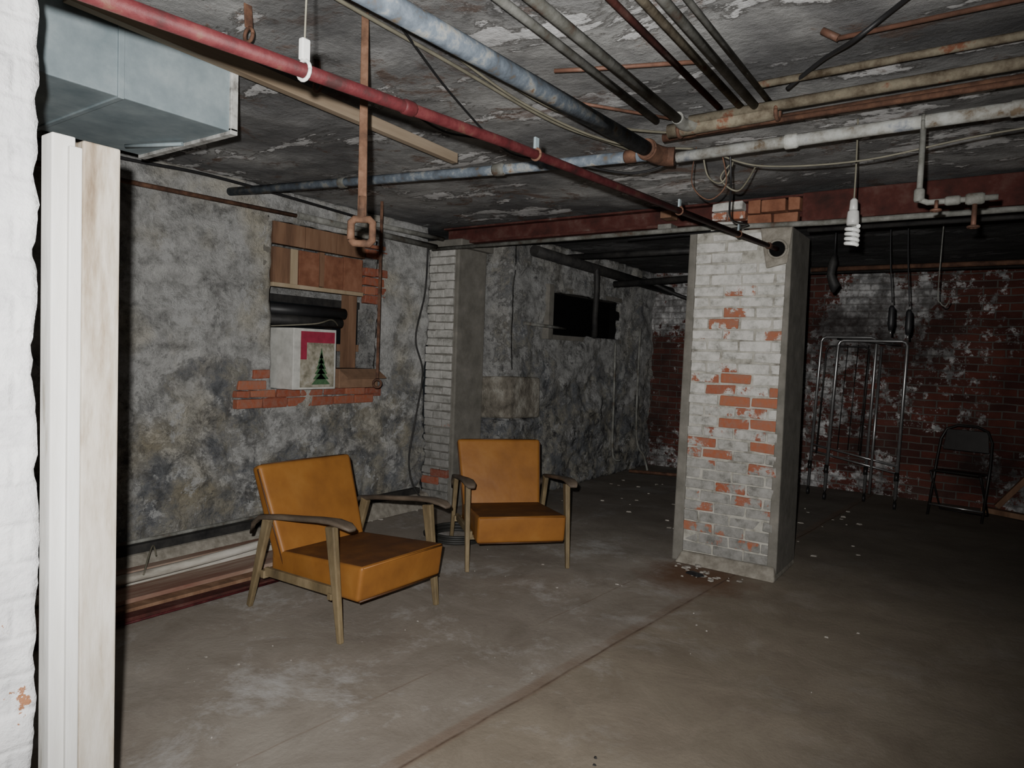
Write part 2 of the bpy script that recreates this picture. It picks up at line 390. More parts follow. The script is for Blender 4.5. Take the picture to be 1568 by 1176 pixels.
def bricks(name,face,c,a0,a1,z0,z1,depth,mat,parent=None,bw=.215,bh=.064,j=.011,rough=.006,sgn=-1,skip=None,bvl=.006):
    vs=[];fs=[];rn=[]
    row=0;z=z0
    while z<z1-.01:
        zt=min(z+bh,z1); a=a0-(bw/2 if row%2 else 0)
        while a<a1-.005:
            s=max(a,a0);e=min(a+bw,a1)
            if e-s>.03 and not(skip and skip((s+e)/2,(z+zt)/2)):
                off=random.uniform(-rough,rough); rv=random.random()
                b0=len(vs)
                for (dz) in (z,zt):
                    for (aa,dd) in ((s,off),(e,off),(e,depth),(s,depth)):
                        aj=aa+random.uniform(-.005,.005); zj=dz+random.uniform(-.005,.005)
                        q=c+sgn*(off+random.uniform(-.003,.003))
                        if dd==depth: q=c-sgn*depth
                        vs.append((aj,q,zj) if face=='y' else (q,aj,zj))
                for f_ in HF: fs.append(tuple(b0+k for k in f_)); rn.append(rv)
            a+=bw+j
        z+=bh+j; row+=1
    me=mesh(name,vs,fs)
    at=me.attributes.new('rnd','FLOAT','FACE')
    for i,v in enumerate(rn): at.data[i].value=v
    bm=bmesh.new(); bm.from_mesh(me); bmesh.ops.recalc_face_normals(bm,faces=bm.faces); bm.to_mesh(me); bm.free()
    o=obj(name,me,mat,parent); bev(o,bvl,2); return o
def torus(name,c,axis,R,r,mat,parent,seg=24):
    ax=Vector(axis).normalized(); u=ax.cross(Vector((0,0,1)) if abs(ax.z)<.9 else Vector((1,0,0))).normalized(); v=ax.cross(u)
    pts=[Vector(c)+(u*math.cos(2*math.pi*k/seg)+v*math.sin(2*math.pi*k/seg))*R for k in range(seg+1)]
    return tube(name,pts,r,mat,parent,8)

# ------------------------------------------------------------ room shell
CZ=2.5
relief('floor','z',0,-4.7,3.2,-1.4,8.8,'floor',.06,.006,thick=-.1)
relief('ceiling','z',CZ,-4.7,3.2,-1.4,8.8,'ceil',.05,.02,thick=.12,sc=1.6)
NY0,NY1,NZ0,NZ1=3.0,4.05,1.08,2.28
relief('wall_left','x',-4.2,.4,4.62,.0,2.49,'plaster',.022,.036,holes=((NY0,NY1,NZ0,NZ1),),thick=-.06,lump=.034,lumpz=(0,1.1))
WY0,WY1,WZ0,WZ1=5.82,7.45,1.60,2.04
relief('wall_left_rear','x',-3.65,5.15,8.42,0,2.49,'plaster2',.028,.045,holes=((WY0,WY1,WZ0,WZ1),),thick=-.06,lump=.022,lumpz=(0,1.6))
relief('wall_return','y',5.15,-4.3,-3.62,0,2.49,'plaster2',.03,.025,thick=.05,lump=.015,lumpz=(0,1.5))
box('wall_back',-4.0,3.2,8.4,8.6,0,2.5,'backbrick',bw=0)
box('wall_right',3.0,3.2,-1.4,8.6,0,2.5,'backbrick_l',bw=0)
box('wall_near',-4.5,3.2,-1.4,-1.2,0,2.5,'backbrick',bw=0)
wp=empty('wall_partition')
box('core',-4.2,-1.66,.22,.575,0,2.49,'jamb',wp,.01)
relief('limewashed_face','x',-1.605,.18,.590,0,2.49,'jamb',.015,.014,thick=-.05,sc=4,parent=wp,jag=.012)
bricks('brick_edge','y',.575,-4.1,-1.68,.0,2.47,.02,'jamb',wp,rough=.006,sgn=1)
st=empty('wooden_door_frame')
box('jamb_board',-1.63,-1.578,.606,.650,.0,1.812,'studwhite',st,.003)
box('stud_post',-1.66,-1.568,.660,.735,.0,1.808,'stud',st,.004)
box('stud_batten',-1.578,-1.566,.634,.658,.0,1.79,'studwhite',st,.002)

wn=empty('window_1')
box('niche_back',-4.62,-4.56,NY0-.05,NY1+.05,NZ0-.05,NZ1+.05,'plaster2',wn,0)
box('niche_sill',-4.58,-4.2,NY0-.03,NY1+.03,NZ0-.08,NZ0-.005,'redbrick',wn,0)
box('niche_head',-4.58,-4.22,NY0-.03,NY1+.03,NZ1+.01,NZ1+.06,'cement',wn,0)
box('niche_cheek_near',-4.58,-4.22,NY0-.06,NY0-.01,NZ0-.05,NZ1+.05,'cement',wn,0)
box('niche_cheek_far',-4.58,-4.22,NY1+.01,NY1+.06,NZ0-.05,NZ1+.05,'plaster2',wn,0)
box('sash_frame_top',-4.5,-4.45,NY0,NY1,1.72,1.78,'darkpipe',wn)
box('sash_frame_bottom',-4.5,-4.45,NY0,NY1,1.36,1.42,'plank',wn)
box('sash_glass',-4.49,-4.47,NY0,NY1,1.42,1.72,'glass',wn,0)
box('timber_post',-4.42,-4.32,3.82,3.90,NZ0,1.84,'plank',wn)
pl=wn
yy=NY0+.005
for i,(w,m) in enumerate(((.15,'plank'),(.07,'lumber'),(.19,'claytile'),(.05,'plank'),(.19,'claytile'),(.20,'claytile'))):
    dz=random.uniform(-.012,.012)
    box('clay_tile_%d'%i,-4.235,-4.205+random.uniform(0,.014),yy,yy+w-.008,1.84+dz,2.10+dz,m,pl,.003); yy+=w
yy=NY0+.005
for i,w in enumerate((.28,.30,.29)):
    box('top_tile_%d'%i,-4.24,-4.195-random.uniform(0,.01),yy,yy+w-.008,2.115,2.27,'plank',pl); yy+=w
box('nailing_strip',-4.235,-4.19,NY0,NY1-.2,1.81,1.84,'lumber',pl)
bricks('brick_sill','x',-4.17,2.72,4.02,.95,1.075,.06,'redbrick',None,bw=.2,rough=.006,sgn=1,
       skip=lambda a,z:(a>3.9 and z<1.0))
bricks('brick_patch','x',-4.185,2.74,2.99,1.08,1.25,.05,'redbrick',None,rough=.004,sgn=1,skip=lambda a,z:(z>1.17 and a<2.85))
bricks('brick_window_jamb','x',-4.20,3.88,4.12,1.76,2.24,.05,'redbrick',None,rough=.008,sgn=1,skip=lambda a,z:random.random()<.15)

cb=empty('christmas_tree_carton')
box('carton',-4.36,-4.0,3.04,3.42,1.085,1.52,'boxwhite',cb,.004)
box('print_panel',-3.999,-3.996,3.10,3.40,1.10,1.50,'photo',cb,0)
box('print_header',-3.996,-3.993,3.10,3.40,1.42,1.50,'boxred',cb,0)
box('print_header_edge',-3.996,-3.9925,3.10,3.15,1.30,1.42,'boxred',cb,0)
vs=[];fs=[]
for k in range(6):
    zb=1.12+k*.038; w=.085*(1-k/6.3)
    b0=len(vs); vs+=[(-3.992,3.28-w,zb),(-3.992,3.28+w,zb),(-3.992,3.28,zb+.08)]; fs.append((b0,b0+1,b0+2))
obj('print_tree',mesh('print_tree',vs,fs),'treegreen',cb)
kb=empty('cardboard_box')
box('box_body',-4.33,-4.05,3.5,3.9,1.085,1.23,'card',kb,.004)
hexa('flap',[(-4.05,3.5,1.22),(-3.96,3.5,1.16),(-3.96,3.9,1.16),(-4.05,3.9,1.22),(-4.05,3.5,1.226),(-3.955,3.5,1.166),(-3.955,3.9,1.166),(-4.05,3.9,1.226)],'card',kb,0)
bd=empty('stacked_dark_bundles')
tube('roll_upper',[(-4.38,3.02,1.66),(-4.3,3.75,1.66)],.045,'black',bd)
tube('roll_lower',[(-4.36,3.02,1.585),(-4.28,3.7,1.585)],.04,'darkpipe',bd)
tube('loose_wire',[(-4.3,3.05,1.53),(-4.1,3.3,1.56),(-4.15,3.5,1.6),(-4.3,3.7,1.55)],.006,'cablegrey',bd,6,True)

w2=empty('window_2')
box('reveal_back',-3.86,-3.82,WY0-.05,WY1+.05,WZ0-.05,WZ1+.05,'blackhole',w2,0)  # black panel paints the opening's unlit depth close to the wall
box('frame_sill',-3.84,-3.66,WY0-.02,WY1+.02,WZ0-.05,WZ0-.002,'cement',w2)
box('frame_head',-3.84,-3.66,WY0-.02,WY1+.02,WZ1+.002,WZ1+.05,'cement',w2)
box('frame_jamb_near',-3.84,-3.60,WY0-.09,WY0-.002,WZ0-.05,WZ1+.05,'cement',w2)
box('frame_jamb_far',-3.84,-3.69,WY1+.002,WY1+.05,WZ0-.05,WZ1+.05,'blackhole',w2)  # far jamb coloured black to read as shade in the opening
sl=empty('wall_stone_ledge')
hexa('ledge_block',[(-3.95,5.08,.78),(-3.57,5.08,.80),(-3.57,5.6,.78),(-3.95,5.6,.8),(-3.95,5.08,1.17),(-3.57,5.08,1.19),(-3.58,5.6,1.17),(-3.95,5.6,1.18)],'ledge',sl,.03,3)
hexa('ledge_base',[(-3.95,5.08,0),(-3.60,5.08,0),(-3.60,5.58,0),(-3.95,5.58,0),(-3.95,5.08,.78),(-3.60,5.08,.78),(-3.60,5.58,.78),(-3.95,5.58,.78)],'plaster2',sl,.03,3)

pi=empty('wall_pilaster')
box('pilaster_core',-4.2,-3.86,4.64,5.04,0,2.34,'cement',pi,.012)
bricks('pilaster_bricks','y',4.62,-4.2,-3.90,.0,2.34,.05,'pbrick2',pi,bw=.2,bh=.064,j=.008)
bricks('pilaster_foot_bricks','y',4.605,-4.2,-3.89,.05,.36,.03,'redbrick',pi,bw=.2,skip=lambda a,z:random.random()<.35)
box('pilaster_cap',-4.2,-3.80,4.6,5.06,2.30,2.37,'cement',pi,.01)

bc=empty('brick_column')
CX0,CX1,CY0,CY1,CH=-1.75,-1.08,4.56,5.04,2.26
box('column_core',CX0+.008,CX1-.03,CY0+.006,CY1,0,CH,'whitemortar',bc,.01)
bricks('column_bricks','y',CY0,CX0+.05,CX1-.025,.08,CH-.02,.07,'pbrick',bc,bw=.2,bh=.063,j=.010,rough=.005,
       skip=lambda a,z:((a+1.19)**2+(z-2.12)**2<.012))
hexa('column_side_render',[(CX1-.05,CY0-.004,0),(CX1+.012,CY0+.0,0),(CX1+.012,CY1+.01,0),(CX1-.05,CY1+.01,0),(CX1-.03,CY0-.006,CH),(CX1+.0,CY0,CH),(CX1+.0,CY1+.01,CH),(CX1-.03,CY1+.01,CH)],'cement',bc,.008)
hexa('column_left_render',[(CX0-.02,CY0-.01,0),(CX0+.055,CY0-.008,0),(CX0+.055,CY1,0),(CX0-.02,CY1,0),(CX0,CY0-.008,CH),(CX0+.05,CY0-.008,CH),(CX0+.05,CY1,CH),(CX0,CY1,CH)],'cement',bc,.01)
hexa('column_footing',[(CX0+.02,CY0-.06,0),(CX1+.02,CY0-.07,0),(CX1+.02,CY1,0),(CX0+.02,CY1,0),(CX0+.05,CY0-.012,.075),(CX1-.0,CY0-.015,.085),(CX1-.0,CY1,.08),(CX0+.05,CY1,.08)],'mortar',bc,.012)
hexa('column_top_render',[(CX1-.15,CY0-.014,2.0),(CX1-.02,CY0-.014,2.03),(CX1-.02,CY0+.02,2.03),(CX1-.15,CY0+.02,2.0),(CX1-.20,CY0-.014,CH),(CX1-.0,CY0-.014,CH),(CX1-.0,CY0+.02,CH),(CX1-.20,CY0+.02,CH)],'mortar',bc,.01)
tube('pipe_hole',[(-1.165,CY0-.020,2.12),(-1.165,CY0-.008,2.12)],.056,'blackhole',bc,20)  # solid black disc painted as the hole's unlit inside
torus('hole_rim',(-1.165,CY0-.018,2.12),(0,1,0),.056,.008,'mortar',bc)

sb=empty('steel_beam')
box('web',-4.1,3.0,4.77,4.83,2.35,2.49,'beam',sb,0)
box('flange_bottom',-4.1,3.0,4.70,4.90,2.345,2.365,'beam',sb)
box('flange_top',-4.1,3.0,4.70,4.90,2.475,2.49,'beam',sb)
box('encasement',-1.05,3.0,4.63,4.70,2.30,2.48,'beam',sb,.008)
bb=empty('beam_packing_bricks')
bricks('white_bricks','y',4.6,-1.62,-1.40,2.275,2.46,.09,'pbrick',bb,bw=.2,bh=.055)
bricks('red_bricks','y',4.61,-1.38,-1.06,2.275,2.46,.08,'claytile',bb,bw=.15,bh=.085)

# ------------------------------------------------------------ floor features
def chips(name,n,region,mat,smin=.008,smax=.03,h=.3):
    vs=[];fs=[]
    for i in range(n):
        x,y=region(); s=random.uniform(smin,smax)*(random.random()**1.5+.35); a=random.random()*6
        k=random.choice((4,5,6)); b0=len(vs)
        for lv,zz,sc in ((0,.002,1),(1,.006+s*h*random.random(),.7)):
            for q in range(k):
                t=a+2*math.pi*q/k; rr=s*sc*(.6+.5*abs(math.sin(q*1.7+a)))
                vs.append((x+math.cos(t)*rr,y+math.sin(t)*rr*.7,zz))
        fs.append(tuple(b0+k+q for q in range(k)))
        for q in range(k): fs.append((b0+q,b0+(q+1)%k,b0+k+(q+1)%k,b0+k+q))
    return obj(name,mesh(name,vs,fs),mat)
chips('plaster_crumbs',38,lambda:(random.uniform(-3.1,-.4),random.uniform(1.0,4.0)),'chips',.003,.011)
chips('rubble',60,lambda:(random.uniform(-3.4,-.7),random.uniform(5.3,7.2)),'chips',.015,.04)
chips('rubble_by_column',26,lambda:(random.gauss(-1.45,.12),random.gauss(4.38,.05)),'chips',.01,.03)
chips('rubble_along_curb',160,lambda:(random.uniform(-4.12,-4.01),random.uniform(.8,4.5)),'chips',.01,.04)
hexa('dark_dust_clump',[(-1.58,4.30,.004),(-1.48,4.26,.004),(-1.44,4.31,.004),(-1.55,4.36,.004),(-1.56,4.31,.02),(-1.49,4.28,.028),(-1.46,4.31,.022),(-1.54,4.34,.02)],'black',None,.006)
chips('dark_grit',14,lambda:(random.gauss(-.97,.035),random.gauss(2.04,.05)),'darkpipe',.01,.03)

cu=empty('wall_curb')
hexa('curb',[(-4.2,.65,0),(-4.03,.65,0),(-4.03,4.6,0),(-4.2,4.6,0),(-4.2,.65,.13),(-4.1,.65,.12),(-4.1,4.6,.12),(-4.2,4.6,.13)],'mortar',cu,.015)
tube('curb_conduit',[(-4.12,.7,.20),(-4.12,2.2,.195),(-4.11,3.6,.21)],.012,'greypipe',cu,8)
box('gap_shade_strip',-4.16,-4.108,.7,4.5,.125,.175,'darkpipe',cu,.003)  # solid dark strip standing in for shade in the gap
lp=empty('salvaged_lumber_pile')
def board(n,x0,x1,y0,y1,z0,z1,m,dx=0): 
    hexa(n,[(x0,y0,z0),(x1,y0,z0),(x1+dx,y1,z0),(x0+dx,y1,z0),(x0,y0,z1),(x1,y0,z1),(x1+dx,y1,z1),(x0+dx,y1,z1)],m,lp,.003)
board('board_1',-4.0,-3.78,.8,3.2,.006,.035,'plankf')
board('board_2',-3.80,-3.60,.7,2.75,.036,.06,'plankf',.05)
board('board_3',-3.99,-3.84,.8,3.35,.036,.075,'plankw')
board('board_4',-3.74,-3.54,.75,2.6,.006,.034,'plank',.06)
board('board_5',-3.52,-3.44,.9,2.55,.006,.028,'beam',.07)
board('board_6',-3.95,-3.88,.8,2.9,.076,.10,'plankf',-.01)
tube('white_conduit',[(-3.78,.7,.10),(-3.78,1.6,.098),(-3.79,2.3,.10),(-3.86,2.9,.10)],.026,'plankw',lp,10,True)
tube('red_rod',[(-3.40,1.0,.014),(-3.36,2.7,.014)],.007,'redpipe',lp,8)
tube('bent_wire',[(-3.75,1.9,.11),(-3.95,2.05,.2),(-4.0,2.1,.12)],.005,'cablegrey',lp,6,True)

# ------------------------------------------------------------ armchairs
def cushion(name,c,mat,parent,r=.03,mtop=None):
    me=mesh(name,c,HF); bm=bmesh.new(); bm.from_mesh(me)
    bmesh.ops.bevel(bm,geom=bm.edges[:],offset=r,segments=4,profile=.6,affect='EDGES')
    bm.to_mesh(me); bm.free()
    o=obj(name,me,mat,parent,True)
    if mtop:
        me.materials.append(MAT[mtop])
        n0=(Vector(c[5])-Vector(c[4])).cross(Vector(c[7])-Vector(c[4])).normalized()
        for p in me.polygons:
            if p.normal.dot(n0)>.97: p.material_index=1
    return o
def armchair(name,loc,rz):
    e=empty(name,loc,rz)
    W=.288
    cushion('seat',[(-.27,-W+.01,.17),(.42,-W,.195),(.42,W,.195),(-.27,W-.01,.17),(-.27,-W+.01,.315),(.445,-W,.372),(.445,W,.372),(-.27,W-.01,.315)],'vinyl',e,.022,'vinyltop')
    tube('seat_welt',[(.440,-W+.012,.362),(.446,0,.366),(.440,W-.012,.362)],.005,'vinyl',e,6)
    tube('seat_welt_bottom',[(.418,-W+.012,.198),(.422,0,.198),(.418,W-.012,.198)],.005,'welt',e,6)
    b0=(-.19,.23);b1=(-.385,.748)
    th=.10
    dx,dz=b1[0]-b0[0],b1[1]-b0[1]; L=math.hypot(dx,dz)
    nx,nz=dz/L,-dx/L
    def bp(t,y,f): return (b0[0]+dx*t+nx*f, y, b0[1]+dz*t+nz*f)
    hw0,hw1=.275,.312
    cushion('backrest',[bp(0,-hw0,-th*.5),bp(0,-hw0,th*.5),bp(0,hw0,th*.5),bp(0,hw0,-th*.5),
                     bp(1,-hw1,-th*.35),bp(1,-hw1,th*.35),bp(1,hw1,th*.35),bp(1,hw1,-th*.35)],'vinyl',e,.025)
    for sg in (-1,1):
        tube('back_welt',[bp(.03,sg*hw0*1.0,.028),bp(.5,sg*(hw0+hw1)/2*1.003,.025),bp(.95,sg*hw1,.02),bp(.995,sg*(hw1-.03),.016)],.005,'welt',e,6)
    tube('back_welt_top',[bp(.997,-hw1+.03,.016),bp(1.002,0,.016),bp(.997,hw1-.03,.016)],.005,'welt',e,6)
    for sg in (-1,1):
        y=sg*.333
        beamseg('front_leg',(.275,y,.545),(.36,y,0.0),.034,.062,'chairwood',e,.026,.028,side=(0,1,0),bw=.006)
        beamseg('rear_leg',(-.225,y,.50),(-.375,y,0.0),.032,.058,'chairwood',e,.026,.030,side=(0,1,0),bw=.006)
        beamseg('side_rail',(-.27,sg*.308,.205),(.31,sg*.308,.225),.024,.045,'chairwood',e,side=(0,1,0),bw=.004)
        sec=[(-.37,.40,.022,.020),(-.345,.455,.030,.026),(-.28,.497,.036,.028),(-.12,.524,.042,.028),(.06,.546,.050,.027),(.2,.565,.062,.026),(.31,.574,.076,.025),(.385,.568,.074,.023),(.425,.555,.045,.018)]
        vs=[];fs=[]
        for i,(x,z,w,t) in enumerate(sec):
            oy=y+sg*.008*math.sin(i/8*math.pi)
            N=12
            for k in range(N):
                a=2*math.pi*k/N; cy=math.copysign(abs(math.cos(a))**.6,math.cos(a)); cz=math.copysign(abs(math.sin(a))**.6,math.sin(a))
                vs.append((x,oy+cy*w/2*1.05,z+cz*t/2))
        for i in range(len(sec)-1):
            for k in range(N): 
                a=i*N+k;b2=i*N+(k+1)%N; fs.append((a,b2,b2+N,a+N))
        fs.append(tuple(range(N))); fs.append(tuple(reversed(range((len(sec)-1)*N,len(sec)*N))))
        me=mesh('armrest',vs,fs); bm=bmesh.new(); bm.from_mesh(me); bmesh.ops.recalc_face_normals(bm,faces=bm.faces); bm.to_mesh(me); bm.free()
        obj('armrest',me,'armwood',e,True)
    box('front_rail',.25,.28,-.33,.33,.185,.215,'chairwood',e)
    box('rear_rail',-.29,-.26,-.33,.33,.17,.21,'chairwood',e)
    return e
armchair('armchair',(-2.80,2.50,0),math.radians(-1))
armchair('armchair.001',(-2.705,3.865,0),math.radians(-42))

# ------------------------------------------------------------ duct
du=empty('air_duct')
box('duct_body',-3.09,-2.42,.62,1.53,2.2,2.475,'galv',du,.004)
box('seam_1',-3.095,-2.412,1.12,1.14,2.194,2.478,'galv',du,.002)
def frame4(parent,x0,x1,z0,z1,y0,y1,t,mat):
    box('flange_b',x0-t,x1+t,y0,y1,z0-t,z0+t,mat,parent); box('flange_t',x0-t,x1+t,y0,y1,z1-t,z1+.004,mat,parent)
    box('flange_l',x0-t,x0+t,y0,y1,z0,z1,mat,parent); box('flange_r',x1-t,x1+t,y0,y1,z0,z1,mat,parent)
frame4(du,-3.09,-2.42,2.2,2.475,1.525,1.555,.012,'galvedge')
box('hanger_strap',-2.80,-2.76,1.3,1.33,2.47,2.52,'galv',du,0)
tube('damper_rod',[(-2.95,1.40,2.185),(-2.7,1.5,2.185)],.008,'galv',du,8)
hexa('overhead_lumber_board',[(-2.405,.95,2.425),(-2.365,.95,2.425),(-2.36,2.80,2.385),(-2.40,2.80,2.385),(-2.405,.95,2.485),(-2.365,.95,2.485),(-2.36,2.80,2.435),(-2.40,2.80,2.435)],'lumbery',None,.003)

# ------------------------------------------------------------ pipes
rp=empty('red_pipe')
tube('pipe',[(-1.17,.3,1.915),(-1.17,1.59,1.995),(-1.165,4.55,2.12)],.0145,'redpipe',rp,14)
collar(rp,(-1.17,1.2,1.971),(0,1,.06),.018,.04,'redpipe')
collar(rp,(-1.166,4.35,2.112),(0,1,.04),.020,.05,'rust')
for y,z in ((1.75,2.002),(2.9,2.05),(3.75,2.087)):
    torus('clamp',(-1.168,y,z),(0,1,.04),.017,.004,'rust',rp,14); box('clamp_tab',-1.172,-1.164,y-.01,y+.01,z+.016,z+.05,'galv',rp,.001)
# white cable clip hung on the pipe
torus('clip_loop',(-1.17,.90,1.953),(0,1,.05),.019,.004,'white',rp,16)
box('clip_tab',-1.177,-1.163,.89,.91,1.972,2.015,'white',rp,.003)
tube('clip_tie',[(-1.17,.90,2.01),(-1.175,.91,2.3),(-1.17,.92,2.52)],.002,'cablegrey',rp,6)
bp_=empty('blue_heating_pipe')
tube('pipe',[(-1.33,.3,2.255),(-1.325,2.93,2.335)],.033,'bluepipe',bp_,18)
tube('elbow',[(-1.325,2.86,2.333),(-1.325,2.95,2.335),(-1.305,3.02,2.335),(-1.26,3.04,2.333)],.043,'rust',bp_,18,True)
torus('elbow_band',(-1.325,2.88,2.333),(0,1,0),.038,.010,'rust',bp_)
tube('side_branch',[(-1.35,2.97,2.335),(-2.2,2.88,2.345),(-4.15,2.63,2.385)],.026,'bluepipe',bp_,14)
collar(bp_,(-2.15,2.885,2.345),(-1,-.13,.02),.033,.07,'greypipe')
collar(bp_,(-3.2,2.755,2.365),(-1,-.13,.02),.031,.06,'greypipe')
collar(bp_,(-1.44,2.955,2.336),(-1,-.1,0),.031,.06,'rust')
wpipe=empty('white_supply_pipe')
tube('pipe',[(-1.25,3.05,2.33),(3.0,3.08,2.36)],.026,'whitepipe',wpipe,16)
collar(wpipe,(-.75,3.055,2.333),(1,0,0),.032,.06,'whitepipe'); collar(wpipe,(.02,3.06,2.338),(1,0,0),.031,.05,'whitepipe')
gp=empty('overhead_conduits')
for x,r,y1,m,z in ((-1.22,.015,2.72,'greypipe',2.42),(-1.115,.019,2.78,'greypipe',2.40),(-.975,.012,2.8,'beam',2.45),(-.89,.014,2.85,'tanpipe',2.44),(-.83,.016,2.85,'greypipe',2.43),(-.785,.011,2.85,'greypipe',2.45)):
    tube('conduit',[(x,.2,z+.01),(x,y1,z-.02)],r,m,gp,12)
tp=empty('tan_pipe_run')
tube('pipe',[(-1.1,2.80,2.40),(3.0,2.86,2.44)],.021,'tanpipe',tp,14)
tube('pipe_fat_section',[(-1.2,2.82,2.375),(-.75,2.82,2.385)],.030,'tanpipe',tp,14)
torus('fitting',(-.75,2.82,2.385),(1,0,0),.030,.008,'rust',tp)
torus('fitting',(-1.15,2.82,2.375),(1,0,0),.030,.008,'rust',tp)
tube('elbow',[(-1.115,2.7,2.385),(-1.115,2.78,2.38),(-1.06,2.82,2.38)],.025,'greypipe',tp,14,True)
r2=empty('rusty_pipe_run')
tube('pipe',[(-1.28,2.95,2.395),(3.0,2.98,2.43)],.019,'rust',r2,12)
tube('pipe_upper',[(-.8,2.70,2.455),(3.0,2.72,2.46)],.014,'tanpipe',r2,12)
tube('pipe_return',[(-1.1,2.88,2.37),(3.0,2.91,2.385)],.011,'rust',r2,10)
cp=empty('copper_pipes')
tube('pipe_1',[(-.47,2.44,2.455),(3,2.44,2.455)],.008,'copper',cp,8)
tube('pipe_2',[(-1.40,2.2,2.455),(-1.3,2.23,2.45),(-.9,2.38,2.45)],.008,'copper',cp,8)
tube('pipe_3',[(-1.62,2.4,2.47),(-1.2,2.9,2.45)],.007,'copper',cp,8)
tube('elbow_stub',[(-.47,2.44,2.455),(-.52,2.44,2.49)],.012,'copper',cp,8)
lw=empty('rusty_side_pipe')
tube('rusty_section',[(-4.08,.65,2.27),(-4.08,3.1,2.31)],.014,'rust',lw,10)
tube('grey_section',[(-4.06,3.1,2.31),(-4.05,4.55,2.30)],.024,'greypipe',lw,12)
tube('grey_section_low',[(-4.0,3.8,2.36),(-4.0,4.58,2.37)],.02,'greypipe',lw,12)
bcd=empty('beam_conduit')
tube('conduit_run',[(-4.1,4.56,2.285),(-1.6,4.535,2.285),(-.9,4.53,2.262),(3.0,4.5,2.25)],.017,'greypipe',bcd,12)
tube('conduit_run_low',[(-1.0,4.6,2.235),(3.0,4.58,2.215)],.014,'darkpipe',bcd,10)
td=wpipe; vx=-.27
tube('drop',[(vx,3.06,2.335),(vx,3.06,2.06),(vx+.008,3.06,2.04),(vx+.03,3.06,2.03),(vx+.25,3.06,2.03)],.011,'greypipe',td,12)
torus('tee_top',(vx,3.06,2.335),(1,0,0),.028,.007,'greypipe',td)
collar(td,(vx,3.06,2.06),(0,0,1),.019,.05,'greypipe','elbow_fitting')
collar(td,(vx+.11,3.06,2.03),(1,0,0),.018,.05,'greypipe','valve_body')
tube('valve_stem',[(vx+.06,3.04,2.03),(vx+.06,3.03,1.995)],.007,'copper',td,8)
torus('valve_wheel',(vx+.06,3.03,1.992),(0,0,1),.016,.005,'copper',td,14)
collar(td,(vx+.18,3.06,2.03),(1,0,0),.022,.06,'greypipe','tee_body')
tube('tap_spout',[(vx+.18,3.06,2.02),(vx+.18,3.055,1.95),(vx+.18,3.05,1.925)],.009,'copper',td,8)
torus('tap_handle',(vx+.18,3.05,1.925),(0,0,1),.017,.005,'rust',td,14)

cf=empty('hanging_cfl_bulb')
cx,cy=-.555,3.42
tube('cord',[(cx,cy-.02,2.5),(cx+.002,cy-.01,2.3),(cx,cy,2.14)],.004,'cablegrey',cf,6,True)
tube('socket',[(cx,cy,2.15),(cx,cy,2.14),(cx,cy,2.10),(cx,cy,2.095)],[.008,.016,.018,.014],'white',cf,14)
tube('ballast',[(cx,cy,2.10),(cx,cy,2.09),(cx,cy,2.045),(cx,cy,2.03)],[.014,.024,.027,.024],'white',cf,18)
hp=[]
for k in range(97):
    a=2*math.pi*k/24; hp.append((cx+.024*math.cos(a),cy+.024*math.sin(a),2.025-k/96*.085))
tube('spiral_tube',hp,.009,'cfl',cf,8)

hs=empty('hanging_iron_strap')
sx,sy=-1.745,1.588
beamseg('strap',(sx-.01,sy,2.5),(sx,sy,1.83),.024,.008,'rustlite',hs,.03,.012,side=(.82,.57,0))
R_=Vector((.82,.57,0))
def sq(w,h): return [Vector((sx,sy,1.785))+R_*a+Vector((0,0,c)) for a,c in ((-w,-h+.012),(-w+.012,-h),(w-.012,-h),(w,-h+.012),(w,h-.012),(w-.012,h),(-w+.012,h),(-w,h-.012),(-w,-h+.012))]
tube('square_ring',sq(.036,.04),.013,'rustlite',hs,10)
tube('strap_pin',[Vector((sx,sy,1.9)),Vector((sx,sy,1.83))],.014,'rustlite',hs,8)
hr=empty('hanging_iron_rod')
beamseg('rod',(-3.82,3.67,2.5),(-3.82,3.67,1.17),.022,.014,'rust',hr,side=(.82,.57,0))
torus('rod_eye',(-3.82,3.67,1.13),(.57,-.82,0),.03,.009,'rust',hr,16)
for i,(x,y,z) in enumerate(((-2.05,1.35,2.5),(-2.2,1.75,2.5),(-1.9,1.1,2.5))):
    h=empty('pipe_hanger_bracket'); 
    beamseg('tang',(x,y,2.52),(x+.01,y,2.42),.03,.006,'rust',h); torus('loop',(x+.01,y,2.40),(0,1,0),.022,.006,'rust',h,14)
bk=empty('wooden_beam_blocks')
box('block_1',-1.95,-1.87,4.5,4.62,2.37,2.42,'plank',bk); box('block_2',-2.0,-1.9,4.58,4.70,2.31,2.345,'greypipe',bk)

def cable(name,pts,r,mat): return tube(name,pts,r,mat,None,7,True,10)
cable('electrical_cable',[(-1.50,.7,2.44),(-1.52,1.0,2.42),(-1.58,1.7,2.45),(-1.5,2.3,2.38),(-1.42,2.75,2.41),(-1.3,3.05,2.45)],.006,'cablegrey')
cable('electrical_cable.001',[(-1.58,.7,2.45),(-1.60,1.0,2.44),(-1.64,1.7,2.47),(-1.6,2.3,2.40),(-1.45,2.8,2.36),(-1.2,3.12,2.38)],.005,'cablegrey')
cable('electrical_cable.002',[(-1.45,.7,2.48),(-1.48,1.2,2.47),(-1.9,2.2,2.46),(-2.1,2.9,2.43),(-2.0,3.2,2.46)],.005,'black')
cable('electrical_cable.003',[(-1.68,.7,2.47),(-1.70,1.3,2.46),(-1.72,2.0,2.47),(-1.66,2.6,2.43),(-1.55,3.0,2.42),(-1.5,3.6,2.46)],.007,'cablegrey')
